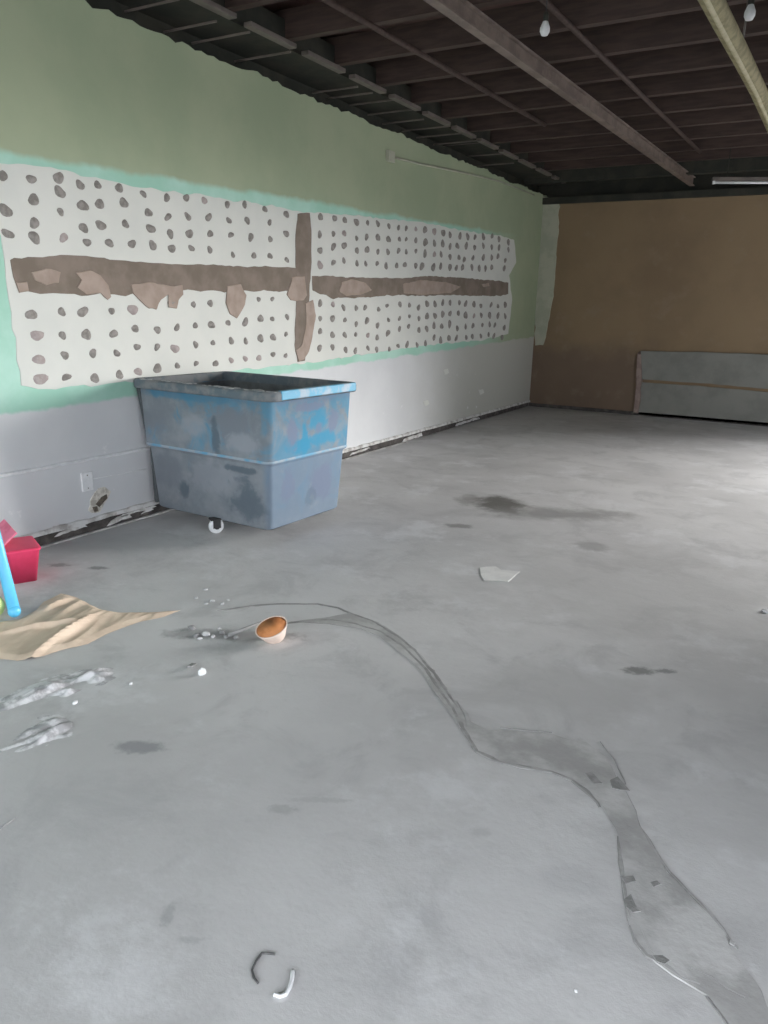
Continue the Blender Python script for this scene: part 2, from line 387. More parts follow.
# lagged pipe, upper right
pp = [onfloor(p, 2.95) for p in ((672, -80), (702, -20), (722, 20), (741, 56), (758, 90), (768, 114), (776, 134))]
lp = empty('lagged_pipe', pp[3])
tag(lp, 'khaki lagged pipe hanging under the dark roof at the upper right', 'pipe')
def rel(pts, o): return [p-o.location for p in pts]
tube('lagging', rel(pp, lp), .052, YEL, lp, 12)
tube('pale_seam', rel([p+Vector((.006, .0, -.046)) for p in pp], lp), .014, YEL2, lp, 8)
for i in (1, 3, 5):
    p = pp[i]; tube('hanger', rel([p+Vector((0, 0, .04)), Vector((p.x, p.y, ZC))], lp), .006, STEEL2, lp, 6)

# bulbs
def bulb(px, z, label):
    p = onfloor(px, z); o = empty('light_bulb', p); tag(o, label, 'light bulb')
    from_bm('glass_bulb', lathe_bm([(.004, -.045), (.02, -.04), (.03, -.02), (.03, 0), (.02, .025), (.014, .04), (.004, .042)], 16), WHITE, o, True)
    from_bm('lamp_holder', lathe_bm([(.016, .035), (.018, .07), (.012, .085), (.003, .086)], 12), DARK, o, True)
    tube('flex', [(0, 0, .08), (0, 0, ZC-z)], .004, RUBBER, o, 6)
bulb((545, 28), 3.12, 'small white bulb beside the long steel beam under the roof')
bulb((750, 12), 3.12, 'small white bulb right of the khaki pipe')
# tube light near the back wall
a, b = onfloor((712, 181), 2.98), onfloor((800, 181), 2.98)
fl_ = empty('tube_light', a.lerp(b, .5), math.atan2((b-a).y, (b-a).x)); L = (b-a).length
tag(fl_, 'long unlit tube light hung under the roof near the back wall', 'tube light')
box('housing', (-L/2, -.03, 0), (L/2, .03, .04), STEEL2, fl_, .004)
tube('glass_tube', [(-L/2+.03, 0, -.018), (L/2-.03, 0, -.018)], .014, WHITE, fl_, 10)
for s in (-1, 1):
    box('end_socket', (s*(L/2-.02)-.012, -.015, -.035), (s*(L/2-.02)+.012, .015, 0), WHITE, fl_, .002)
    tube('hanger', [(s*L/3, 0, .04), (s*L/3, 0, ZC-2.98)], .005, DARK, fl_, 6)

# ------------------------------------------------------------------ left wall details
WX = lambda pts: [onwall(p) for p in pts]
patch = slab('skim_coat_patch', WX([(-14, 160), (0, 163), (25, 165), (50, 168), (95, 178), (140, 187), (200, 196), (255, 203), (300, 211), (370, 217), (420, 222), (460, 230), (500, 236), (514, 240),
    (516, 262), (509, 275), (512, 300), (508, 334), (483, 340), (437, 344), (400, 349), (353, 356), (300, 364), (240, 370), (180, 377), (125, 382), (78, 387), (23, 388),
    (20, 370), (13, 330), (8, 290), (4, 262), (0, 236), (-8, 215)]), 0, XL, .004, SKIM, wall_left, .05, .018, 1)
# bare brown strips where the boards meet
G = dict(step=.04, amp=.012)
slab('bare_strip', WX([(9, 260), (14, 258), (35, 257), (60, 255), (85, 256), (120, 261), (180, 264), (240, 266), (296, 268), (297, 291), (250, 291), (200, 291), (165, 290), (140, 293), (120, 296), (100, 293), (80, 296), (60, 293), (40, 294), (18, 290), (12, 276)]), 0, XL+.004, .002, GLUE, patch, seed=2, **G)
slab('bare_strip', WX([(311, 276), (330, 276), (345, 277), (365, 278), (400, 278), (430, 276), (450, 277), (475, 279), (500, 281), (508, 283), (508, 294), (500, 296), (480, 296), (450, 295), (420, 296), (400, 295), (380, 296), (350, 298), (333, 298), (320, 294), (312, 290)]), 0, XL+.004, .002, GLUE, patch, seed=3, **G)
slab('bare_strip', WX([(297, 214), (309, 213), (311, 235), (311, 262), (309, 290), (307, 320), (305, 350), (304, 360), (297, 362), (294, 345), (295, 320), (296, 290), (295, 262), (295, 235)]), 0, XL+.0055, .002, GLUE, patch, seed=4, **G)
# tan filler smeared over the strips
for i, pts in enumerate([
    [(30, 272), (45, 268), (60, 272), (58, 282), (45, 285), (34, 280)],
    [(15, 283), (26, 282), (28, 292), (18, 293)],
    [(74, 273), (90, 270), (100, 275), (108, 285), (110, 297), (107, 300), (100, 293), (85, 295), (76, 288), (80, 280)],
    [(130, 285), (150, 282), (170, 286), (182, 285), (183, 294), (178, 300), (176, 309), (168, 307), (167, 295), (160, 300), (155, 310), (148, 308), (138, 300), (132, 294)],
    [(226, 286), (240, 284), (246, 295), (244, 305), (236, 318), (229, 314), (225, 303)],
    [(291, 277), (304, 276), (306, 295), (303, 300), (296, 301), (290, 300), (286, 294)],
    [(341, 282), (352, 279), (365, 283), (371, 290), (360, 295), (345, 296), (338, 291)],
    [(402, 284), (420, 280), (445, 282), (460, 287), (450, 293), (420, 295), (403, 293)],
    [(305, 303), (312, 300), (315, 315), (312, 335), (308, 352), (303, 360), (298, 362), (295, 350), (301, 345), (305, 325)],
    [(481, 284), (488, 283), (489, 286), (483, 287)],
]): slab('filler_smear', WX(pts), 0, XL+.006, .006, SMEAR, patch, .03, .008, 10+i)
# adhesive dabs
def dab_mesh(seed, mat):
    bm = bmesh.new(); k = 14; rnd = random.Random(seed); ph = rnd.uniform(0, 6); e_ = rnd.uniform(.05, .16); rs = [1+e_*math.cos(2*2*math.pi*i/k+ph)+.09*math.cos(3*2*math.pi*i/k+ph*2)+rnd.uniform(-.05, .05) for i in range(k)]
    c = bm.verts.new((.0085, 0, 0)); A = []; B = []
    for i in range(k):
        t = 2*math.pi*i/k
        A.append(bm.verts.new((.0075+rnd.uniform(-.001, .001), math.cos(t)*.72*rs[i], math.sin(t)*.72*rs[i])))
        B.append(bm.verts.new((0, math.cos(t)*rs[i], math.sin(t)*rs[i])))
    for i in range(k):
        j = (i+1) % k; bm.faces.new((c, A[i], A[j])); bm.faces.new((A[i], B[i], B[j], A[j]))
    bmesh.ops.recalc_face_normals(bm, faces=bm.faces)
    me = bpy.data.meshes.new('adhesive_dab'); bm.to_mesh(me); bm.free(); me.materials.append(mat)
    for p in me.polygons: p.use_smooth = True
    return me
DM = [dab_mesh(s, DAB) for s in range(8)]; DP = [dab_mesh(s+20, DABP) for s in range(3)]
def crop(ox, oy, s, rows): return [(ox+x/s, oy+y/s) for r in rows for x, y in r]
left = crop(0, 140, 2.56, [
 [(8,92),(80,100),(150,97),(205,115),(250,115),(305,123),(367,138),(427,148),(477,148),(523,155),(582,165),(626,165),(678,177),(733,190)],
 [(14,180),(86,153),(153,133),(212,168),(255,164),(317,161),(380,186),(430,197),(481,196),(534,198),(586,206),(633,206),(690,211),(733,240)],
 [(20,240),(88,213),(155,184),(214,225),(258,218),(321,215),(386,227),(436,240),(485,240),(538,240),(591,243),(642,249),(692,254)],
 [(88,250),(163,250),(223,262),(280,264),(338,266),(391,270),(440,278),(490,277),(537,281),(596,294),(650,296),(691,297),(734,307)],
 [(80,447),(158,440),(212,440),(286,438),(340,434),(440,418),(495,421),(538,418),(662,408),(697,407)],
 [(95,500),(160,500),(221,498),(291,496),(346,483),(403,486),(453,480),(500,475),(541,473),(584,468),(628,466),(667,457),(697,458),(735,453)],
 [(100,562),(166,551),(238,546),(299,546),(351,530),(402,530),(448,534),(501,524),(545,519),(592,514),(629,515),(667,508),(699,505),(732,497)],
 [(104,612),(170,607),(243,610),(306,601),(354,593),(403,585),(454,578),(502,572),(552,572),(592,564),(628,560),(663,558),(699,549),(731,552)]])
mid = crop(280, 200, 5.486, [
 [(222,92),(300,100),(355,110),(420,122),(480,125),(537,130),(597,143),(650,152),(692,155),(745,160)],
 [(218,190),(293,185),(352,183),(420,210),(475,203),(537,205),(595,215),(655,215),(692,215),(745,222)],
 [(220,277),(293,256),(352,250),(422,277),(478,272),(537,283),(592,285),(650,278),(692,285),(745,280)],
 [(220,357),(293,343),(350,333),(422,348),(470,350),(533,348),(582,362),(640,360),(685,355),(745,360)],
 [(220,567),(290,573),(348,590),(418,593),(467,590),(541,600),(587,580),(658,572),(710,577),(760,590)],
 [(220,650),(288,650),(356,658),(418,680),(477,662),(535,688),(595,658),(655,650),(710,638),(762,650)],
 [(220,720),(288,740),(355,740),(415,738),(482,742),(533,755),(592,730),(655,707),(705,693),(762,713)],
 [(217,812),(288,807),(360,822),(413,827),(482,812),(530,820),(600,818),(648,800),(697,793),(752,795)]])
far = crop(400, 210, 4.8, [
 [(120,95),(165,103),(208,110),(240,120),(288,125),(325,128),(360,130),(400,128),(442,125),(475,140),(520,155)],
 [(122,155),(165,160),(205,162),(240,175),(275,172),(318,172),(358,180),(400,172),(440,178),(475,180),(520,190)],
 [(120,210),(165,213),(197,213),(240,225),(283,228),(308,238),(350,230),(400,228),(440,228),(470,222),(505,242)],
 [(105,270),(160,275),(195,270),(240,275),(270,278),(300,275),(345,275),(380,280),(410,280),(440,275),(500,280)],
 [(130,450),(168,452),(205,445),(240,445),(285,445),(315,450),(355,453),(388,460),(437,455),(470,462),(505,455)],
 [(130,510),(168,508),(205,500),(240,497),(280,495),(315,505),(355,508),(390,505),(430,505),(470,507),(505,510)],
 [(128,570),(163,555),(200,558),(238,547),(275,568),(315,560),(350,555),(395,552),(430,550),(455,552),(500,565)],
 [(122,640),(163,612),(195,625),(235,615),(270,615),(318,612),(347,607),(388,605),(425,598),(450,605),(490,612)]])
pale = {(340,434),(100,562),(104,612),(95,500)}
palepx = {(round(x/2.56, 2), round(140+y/2.56, 2)) for x, y in pale}
for k, (lst, r0) in enumerate(((left, .029), (mid, .033), (far, .042))):
    for (x, y) in lst:
        p = onwall((x, y), XL+.004); pl = (round(x, 2), round(y, 2)) in palepx
        me = random.choice(DP) if pl or random.random() < .08 else random.choice(DM)
        o = bpy.data.objects.new('adhesive_dab', me); COL.objects.link(o); o.parent = patch
        o.location = (XL+.0038, p.y, p.z)
        r = r0*random.uniform(.8, 1.15)*(1.25 if pl else 1)
        o.scale = (1, r*random.uniform(1.0, 1.35), r*random.uniform(.8, 1.05)); o.rotation_euler = (random.uniform(-.5, .5)+random.choice((0, math.pi)), 0, 0)

# white ridge along the lower wall, and the thin one beside the cover plate
a, b = onwall((-20, 479.5)), onwall((150, 448))
b = a.lerp(b, 1.35)
tube('white_ridge', rough_outline([a, b], .07, .003, 5, False), .012, WHITE, wall_left, 8)
a, b = onwall((93, 479)), onwall((146, 469)); tube('white_ridge', rough_outline([a, b], .07, .002, 6, False), .004, WHITE, wall_left, 6)
p0 = onwall((86.5, 481.5))
cp = box('cover_plate', (XL, p0.y-.042, p0.z-.06), (XL+.012, p0.y+.042, p0.z+.06), WHITE, wall_left, .004)
cp['label'] = 'blank white cover plate'
for s in (-1, 1): tube('screw', [(XL+.011, p0.y, p0.z+s*.042), (XL+.014, p0.y, p0.z+s*.042)], .004, STEEL2, cp, 8)
hole = slab('torn_opening', WX([(98, 489), (104, 487), (110, 491), (107, 499), (103, 506), (100, 512), (94, 513), (88, 511), (90, 500)]), 0, XL, .004, TAN, wall_left, .01, .014, 31)
slab('cavity', WX([(101, 497), (106, 494), (107, 498), (102, 504), (99, 507), (95, 504)]), 0, XL+.004, .001, HOLE, hole, .01, .004, 32)
slab('cavity', WX([(92, 507), (97, 506), (98, 511), (94, 512)]), 0, XL+.004, .001, HOLE, hole, .01, .002, 33)
for i, (x, y) in enumerate(((426, 403), (481, 392), (446, 372))):
    slab('plaster_fleck', WX([(x-3, y-2), (x+2, y-3), (x+3, y+1), (x-1, y+3)]), 0, XL, .004, SKIM, wall_left, .02, .01, 40+i)
# thin conduit high on the wall
cpts = [onwall(p, XL+.02) for p in ((392, 158), (420, 164), (460, 172), (502, 182), (534, 195))]
cpts = [onwall((392, 157), XL+.02)]+cpts[1:]
cb = empty('wall_conduit', cpts[0]); tag(cb, 'thin pale conduit high on the left wall above the spotted patch', 'conduit')
tube('conduit_run', rel(cpts, cb), .011, STRIPM, cb, 8)
bx_ = cpts[0]-cb.location; box('junction_box', bx_+Vector((-.02, -.09, -.05)), bx_+Vector((.02, .03, .05)), STRIPM, cb, .005)

# floor gap along the left wall: black residue, torn plaster lip, loose white smears
def base_run(y0, y1, seed):
    pts = [Vector((XL, y0, .0)), Vector((XL, y1, .0)), Vector((XL, y1, .07)), Vector((XL, y0, .07))]
    return slab('black_residue', pts, 0, XL, .006, GAPM, bl, .08, .006, seed)
bl = structure(empty('baseboard_left', (0, 0, 0)))
base_run(FY, BY-.05, 50)
bm = bmesh.new(); prev = None
y = FY
while y < BY:
    w = .5+.5*noise.noise(Vector((y*3.1, 0, 7)))+.35*noise.noise(Vector((y*14, 1, 2)))
    t0, t1 = .068-.010*w, .088+.012*noise.noise(Vector((y*8, 5, 1)))
    xx = XL+.014+.008*w
    cur = [bm.verts.new((XL, y, t0-.004)), bm.verts.new((xx, y, t0)), bm.verts.new((xx-.004, y, t1)), bm.verts.new((XL, y, t1+.006))]
    if prev:
        for i in range(3): bm.faces.new((prev[i], prev[i+1], cur[i+1], cur[i]))
    prev = cur; y += .035
from_bm('torn_plaster_lip', bm, LIPM, bl)
for i, (ya, yb, za, zb) in enumerate(((2.9, 3.15, .03, .06), (3.3, 3.52, .008, .05), (3.6, 3.72, .02, .05), (3.40, 3.75, .035, .06), (6.3, 6.7, .02, .05), (7.4, 7.9, .0, .045), (8.8, 9.6, .01, .05), (4.6, 5.2, .02, .05))):
    slab('plaster_smear', [Vector((XL, ya, za)), Vector((XL, yb, za+.01)), Vector((XL, yb-.03, zb)), Vector((XL, ya+.04, zb-.01))], 0, XL+.006, .006, LIPM, bl, .03, .012, 60+i)
bm = bmesh.new()                                   # low ridge of grout on the floor in front of the gap
prev = None; y = 2.0
while y < 7.5:
    o_ = .035+.012*noise.noise(Vector((y*2, 0, 0))); h_ = .006+.004*noise.noise(Vector((y*7, 0, 0)))
    cur = [bm.verts.new((XL+o_, y, 0)), bm.verts.new((XL+o_+.007, y, h_)), bm.verts.new((XL+o_+.016, y, 0))]
    if prev:
        for i in range(2): bm.faces.new((prev[i], prev[i+1], cur[i+1], cur[i]))
    prev = cur; y += .06
from_bm('grout_ridge', bm, LIPM, bl)

# ------------------------------------------------------------------ back wall details
BX = lambda pts: [onback(p) for p in pts]
slab('pale_strip', BX([(540, 196), (559, 199), (559, 230), (556, 262), (553, 300), (547, 330), (544, 345), (535, 345), (536, 310), (538, 260)]), 1, BY, -.015, STRIPM, wall_back, .05, .02, 70)
def board(px, t, seed, mat=PALE):
    pts = BX(px)
    for q in pts: q.z = max(q.z, .012)
    return slab('wall_board', pts, 1, BY, -t, mat, wall_back, .12, .008, seed, .2)
board([(641, 351), (700, 352), (768, 354), (900, 357), (1000, 359), (1000, 398), (900, 394), (768, 389), (700, 383), (642, 379)], .05, 71)
board([(639, 382), (700, 386), (768, 392), (900, 397), (1000, 400), (1000, 480), (900, 460), (768, 445), (700, 435), (637, 428)], .03, 72)
slab('torn_board_edge', BX([(638, 352), (642, 352), (643, 378), (641, 400), (639, 414), (634, 414), (636, 395), (637, 372)]), 1, BY, -.056, simple('torn_pink_edge', (.33, .25, .22), (.26, .19, .17), 9), wall_back, .05, .012, 73)
structure(box('baseboard_back', (XL, BY-.03, 0), (RX, BY, .05), GAPM))

# ------------------------------------------------------------------ floor details
FX = lambda pts: [onfloor(p) for p in pts]
slab('mortar_patch', FX([(458, 700), (470, 722), (486, 730), (520, 733), (552, 734), (585, 742), (603, 755), (627, 791), (642, 826), (668, 872), (708, 912), (733, 947), (764, 993), (790, 1060), (745, 1050), (728, 1020), (706, 998), (673, 975), (643, 952), (630, 917), (622, 877), (617, 836), (606, 808), (584, 787), (552, 773), (520, 768), (501, 763), (480, 753), (468, 735)]), 2, 0, .0025, SLURRY, floor, .03, .012, 80, 1.5)
slab('mortar_patch', FX([(290, 622), (330, 617), (350, 613), (378, 622), (400, 636), (422, 655), (446, 688), (462, 712), (470, 735), (460, 728), (440, 700), (425, 675), (405, 655), (380, 637), (360, 629), (330, 624)]), 2, 0, .0022, SLURRY, floor, .03, .006, 81, 1.5)
def crack(px, w, seed, mat=CRACK, name='crack_line'):
    """flat ragged ribbon of varying width, a little proud of the floor"""
    pts = rough_outline(FX(px), .025, .006, seed, False); bm = bmesh.new(); prev = None; m = len(pts)
    for i, p in enumerate(pts):
        t = (pts[min(i+1, m-1)]-pts[max(i-1, 0)]); t.z = 0; t.normalize(); s = Vector((-t.y, t.x, 0))
        ww = w*(.55+.9*abs(noise.noise(Vector((i*.35, seed, 0)))))*min(1, .3+i*.25, .3+(m-1-i)*.25)
        b_ = Vector((p.x, p.y, .0026))
        cur = [bm.verts.new(b_-s*ww+Vector((0, 0, -.0026))), bm.verts.new(b_-s*ww*.5), bm.verts.new(b_+s*ww*.5+Vector((0, 0, .0006))), bm.verts.new(b_+s*ww+Vector((0, 0, -.0026)))]
        if prev:
            for k in range(3): bm.faces.new((prev[k], prev[k+1], cur[k+1], cur[k]))
        prev = cur
    return from_bm(name, bm, mat, floor)
crack([(216, 611), (232, 609), (250, 606), (280, 604), (318, 604), (338, 608), (352, 614), (372, 621), (392, 633), (415, 650), (440, 682), (458, 708)], .013, 1)
crack([(284, 624), (305, 621), (330, 620), (356, 624), (378, 631), (402, 645), (425, 668), (440, 690), (452, 708), (462, 728), (478, 752), (500, 762), (525, 767), (552, 772), (572, 780), (588, 792), (600, 808)], .014, 2)
crack([(617, 836), (619, 855), (622, 877), (625, 900), (630, 918)], .010, 3)
crack([(630, 925), (636, 943), (646, 956), (660, 962), (680, 978), (700, 985)], .012, 4)
crack([(643, 832), (668, 872), (690, 893), (708, 912), (722, 928), (738, 950)], .008, 5)
crack([(640, 926), (650, 948), (655, 955)], .003, 6)
crack([(690, 968), (712, 978), (728, 990), (745, 998)], .007, 7)
crack([(600, 742), (614, 760), (626, 785)], .004, 8)
crack([(0, 829), (8, 823), (16, 818)], .004, 9)
crack([(500, 728), (530, 731), (552, 733)], .006, 10)
crack([(706, 998), (720, 1015), (734, 1035)], .006, 11)
def pit(px, seed, mat=PIT): return slab('chipped_pit', FX(px), 2, .0022, .0016, mat, floor, .012, .004, seed, 1)
pit([(584, 774), (592, 772), (598, 780), (602, 784), (594, 785)], 90)
pit([(610, 781), (618, 777), (626, 787), (630, 792), (620, 791), (612, 789)], 91)
pit([(620, 878), (634, 877), (637, 883), (626, 886)], 92)
pit([(649, 883), (656, 881), (661, 885), (653, 888)], 93)
pit([(624, 900), (632, 895), (636, 905), (641, 913), (633, 914), (627, 908)], 94)
pit([(652, 957), (662, 956), (670, 962), (664, 966), (656, 963)], 95)
pit([(728, 940), (735, 943), (733, 947), (728, 944)], 96, SLURRY)
# scraped ridges of cement at the left edge, real relief
def ridges(px, seed, hmax, ang):
    P = FX(px); x0 = min(p.x for p in P); x1 = max(p.x for p in P); y0 = min(p.y for p in P); y1 = max(p.y for p in P)
    def inside(x, y):
        c_ = False; j = len(P)-1; dmin = 9
        for i in range(len(P)):
            a_, b_ = P[i], P[j]
            if (a_.y > y) != (b_.y > y) and x < (b_.x-a_.x)*(y-a_.y)/(b_.y-a_.y)+a_.x: c_ = not c_
            ab = Vector((b_.x-a_.x, b_.y-a_.y)); ap = Vector((x-a_.x, y-a_.y)); t = max(0, min(1, ap.dot(ab)/max(ab.length_squared, 1e-9)))
            dmin = min(dmin, (ap-ab*t).length); j = i
        return dmin if c_ else -dmin
    st = .009; nx = int((x1-x0)/st)+2; ny = int((y1-y0)/st)+2; bm = bmesh.new(); V = {}
    ca, sa = math.cos(ang), math.sin(ang)
    for i in range(nx):
        for j in range(ny):
            x, y = x0+i*st, y0+j*st; d_ = inside(x, y)
            if d_ < -.012: continue
            u, v = x*ca+y*sa, -x*sa+y*ca
            r_ = 1-abs(noise.noise(Vector((u*5+seed, v*26, seed))))*2.6
            r2 = noise.noise(Vector((u*3, v*9, seed+5)))
            h = max(0, r_)*max(0, .35+r2)*hmax*min(1, max(0, d_)/.035)
            V[i, j] = bm.verts.new((x, y, h-.0004))
    for (i, j) in list(V):
        q = [(i, j), (i+1, j), (i+1, j+1), (i, j+1)]
        if all(k in V for k in q): bm.faces.new([V[k] for k in q])
    return from_bm('cement_ridges', bm, RIDGE, floor, True)
dd = onfloor((100, 682))-onfloor((0, 712)); ang = math.atan2(dd.y, dd.x)
ridges([(-30, 722), (0, 698), (30, 684), (55, 674), (85, 668), (112, 668), (116, 678), (95, 690), (70, 698), (50, 696), (25, 706), (-25, 735)], 3, .032, ang)
ridges([(-30, 775), (-20, 752), (5, 742), (20, 728), (38, 716), (58, 714), (72, 722), (72, 736), (50, 745), (30, 752), (8, 768), (-15, 785)], 8, .036, ang)

# ------------------------------------------------------------------ the blue cart
cart = empty('laundry_cart', (-3.345, 3.98, 0), math.radians(-3))
tag(cart, 'large dusty blue plastic laundry cart standing against the spotted left wall', 'cart')
def rrect(lx, ly, r, z, n=5):
    out = []
    for cx, cy, a0 in ((lx/2-r, ly/2-r, 0), (-lx/2+r, ly/2-r, 90), (-lx/2+r, -ly/2+r, 180), (lx/2-r, -ly/2+r, 270)):
        for k in range(n+1):
            a = math.radians(a0+90*k/n); out.append((cx+r*math.cos(a), cy+r*math.sin(a), z))
    return out
def loft(sections, cap0=False, cap1=False):
    bm = bmesh.new(); R = [[bm.verts.new(p) for p in s] for s in sections]; m = len(R[0])
    for a, b in zip(R, R[1:]):
        for k in range(m): bm.faces.new((a[k], a[(k+1) % m], b[(k+1) % m], b[k]))
    if cap0: bm.faces.new(R[0])
    if cap1: bm.faces.new(R[-1])
    return bm
def size(z): t = (z-.1)/.84; return 1.02+.12*t, .74+.10*t
def sec(z, d=0, r=.045):
    a, b = size(z); return rrect(a+2*d, b+2*d, r, z)
from_bm('shell', loft([sec(.105, -.03), sec(.088, -.012), sec(.10, 0), sec(.50, 0), sec(.508, .004), sec(.516, .016), sec(.53, .016), sec(.90, .006), sec(.905, -.008), sec(.15, -.012), sec(.14, -.03)], True, True), CART, cart, True)
a_, b_ = size(.515)
from_bm('ridge_band', loft([rrect(a_+.03, b_+.03, .05, .520), rrect(a_+.046, b_+.046, .055, .526), rrect(a_+.046, b_+.046, .055, .534), rrect(a_+.03, b_+.03, .05, .540)]), simple('scuffed_band', (.33, .38, .43), (.14, .34, .50), 10, .4, .65, .6, obj=True), cart, True)
TX, TY = 1.23, .90
from_bm('rim', loft([rrect(TX-.065, TY-.065, .05, .905), rrect(TX-.01, TY-.01, .06, .902), rrect(TX, TY, .065, .91), rrect(TX+.002, TY+.002, .065, .945), rrect(TX-.012, TY-.012, .062, .96), rrect(TX-.085, TY-.085, .05, .962), rrect(TX-.10, TY-.10, .045, .95), rrect(TX-.105, TY-.105, .045, .90)]), RIMM, cart, True)
from_bm('inner_lining', loft([[(x*.995, y*.995, z) for x, y, z in sec(.90, -.016)], [(x*.99, y*.99, z) for x, y, z in sec(.16, -.02)]], False, True), INNER, cart, True)
# clean blue edge on the rim of the short side
def rim_strip():
    bm = bmesh.new(); x = TX/2
    add_box(bm, (x-.03, -TY/2+.09, .908), (x+.004, TY/2-.05, .9635), .006); return from_bm('clean_rim_edge', bm, RIMB, cart)
rim_strip()
# dark tubes put in as the shaded band down the wall-side corner
a0, b0_ = size(.12); a1, b1 = size(.9)
DKS = simple('dark_shade_strip', (.07, .08, .085), (.10, .11, .115), 9, obj=True)
tube('corner_shade_strip', [(-a0/2+.004, -b0_/2+.006, .12), (-a0/2-.01, -b0_/2+.004, .50)], .018, DKS, cart, 8)
tube('corner_shade_strip', [(-a0/2-.02, -b0_/2-.014, .54), (-a1/2-.002, -b1/2+.002, .90)], .016, DKS, cart, 8)
# plaster lumps caked on the rim
bm = bmesh.new()
rr = random.Random(3)
for _ in range(46):
    u = rr.uniform(-.48, .56); s_ = rr.uniform(.006, .02)
    m_ = Matrix.Translation((u*TX/1.06, -TY/2+.03+rr.uniform(-.025, .02), .962)) @ Matrix.Diagonal((s_*1.7, s_, s_*.35, 1)) @ Matrix.Rotation(rr.uniform(0, 3), 4, 'Z')
    bmesh.ops.create_icosphere(bm, subdivisions=1, radius=1, matrix=m_)
from_bm('plaster_lumps', bm, simple('plaster_lump', (.40, .40, .40), (.26, .28, .29), 30), cart)['kind'] = 'stuff'
def caster(x, y, az):
    c = empty('caster', (x, y, 0)); c.parent = cart; c.rotation_euler = (0, 0, az)
    bm = bmesh.new(); add_box(bm, (-.035, -.03, .092), (.035, .03, .104), .003)
    for s in (-1, 1): add_box(bm, (-.02, s*.026-.002, .04), (.03, s*.026+.002, .094))
    from_bm('fork', bm, RUBBER, c)
    bm = lathe_bm([(.012, -.019), (.036, -.019), (.046, -.016), (.05, -.008), (.05, .008), (.046, .016), (.036, .019), (.012, .019)], 24)
    bmesh.ops.rotate(bm, verts=bm.verts, matrix=Matrix.Rotation(math.pi/2, 3, 'X')); bmesh.ops.translate(bm, verts=bm.verts, vec=(.006, 0, .05))
    from_bm('wheel', bm, WHITE, c, True)
    bm = lathe_bm([(.004, -.024), (.020, -.024), (.020, .024), (.004, .024)], 16)
    bmesh.ops.rotate(bm, verts=bm.verts, matrix=Matrix.Rotation(math.pi/2, 3, 'X')); bmesh.ops.translate(bm, verts=bm.verts, vec=(.006, 0, .05))
    from_bm('hub', bm, RUBBER, c)
caster(.06, -.385, math.radians(62)); caster(0, .28, 0); caster(-.40, .05, .2); caster(.26, .12, .1)

# ------------------------------------------------------------------ red tub, pole, ball
pr = onfloor((38, 581)); pl_ = onfloor((14, 585)); d_ = (pr-pl_); wd = d_.length
az = math.atan2(d_.y, d_.x)
tub = empty('plastic_tub', (pl_+pr)/2+Vector((-math.sin(az), math.cos(az), 0))*.11, az)
tag(tub, 'red plastic tub with a pink lid flap on the floor by the left wall', 'tub')
def ts(z, r=.018, d=0): t = z/.185; return rrect(wd*(1+.42*t)+d, .20+.05*t+d, r, z)
from_bm('tub_body', loft([ts(.004, .012, -.008), ts(0), ts(.17), ts(.178, d=.014), ts(.186, d=.012), ts(.186, d=-.012), ts(.02, d=-.014)], True, True), RED, tub, True)
from_bm('lid', loft([ts(.178, d=-.014), ts(.188, d=-.004), ts(.19, .016, -.02)], True, True), RED, tub)
# raised lid flap and bail handle at the back left
bm = bmesh.new(); add_box(bm, (-.01, -.10, -.006), (.10, .10, .006), .004)
fp = from_bm('lid_flap', bm, RED2, tub); fp.location = (-.10, .04, .215); fp.rotation_euler = (.2, -.7, 0)
hp = [(-.13+.0*k, .10*math.cos(math.pi*k/10), .19+.10*math.sin(math.pi*k/10)) for k in range(11)]
tube('handle', hp, .008, RED2, tub, 8)

foot = onfloor((15.5, 619)); top = onwall((-42, 385), XL+.03)
d = (top-foot).normalized(); foot = foot+Vector((0, 0, .028))
L = (top-foot).length
pole = empty('plastic_pole', foot); tag(pole, 'sky blue plastic pole leaning in front of the red tub at the left edge', 'pole')
tube('shaft', [(0, 0, 0)+(0,)*0 if 0 else Vector((0, 0, 0))+d*.02, d*L*.5, d*(L-.03)], .027, BLUE, pole, 14, .021)
for q, r in ((Vector((0, 0, 0))+d*.012, .0295), (d*(L-.03), .022)):
    bm = bmesh.new(); bmesh.ops.create_uvsphere(bm, u_segments=16, v_segments=10, radius=r, matrix=Matrix.Translation(q)); from_bm('end_cap', bm, BLUE, pole, True)
bp = onfloor((-3, 622)); bm = bmesh.new(); bmesh.ops.create_uvsphere(bm, u_segments=24, v_segments=14, radius=.058)
ball = from_bm('ball', bm, LIME, None, True); ball.location = (bp.x-.055, bp.y+.015, .06)
tag(ball, 'pale yellow-green ball at the left edge beside the blue pole foot', 'ball')

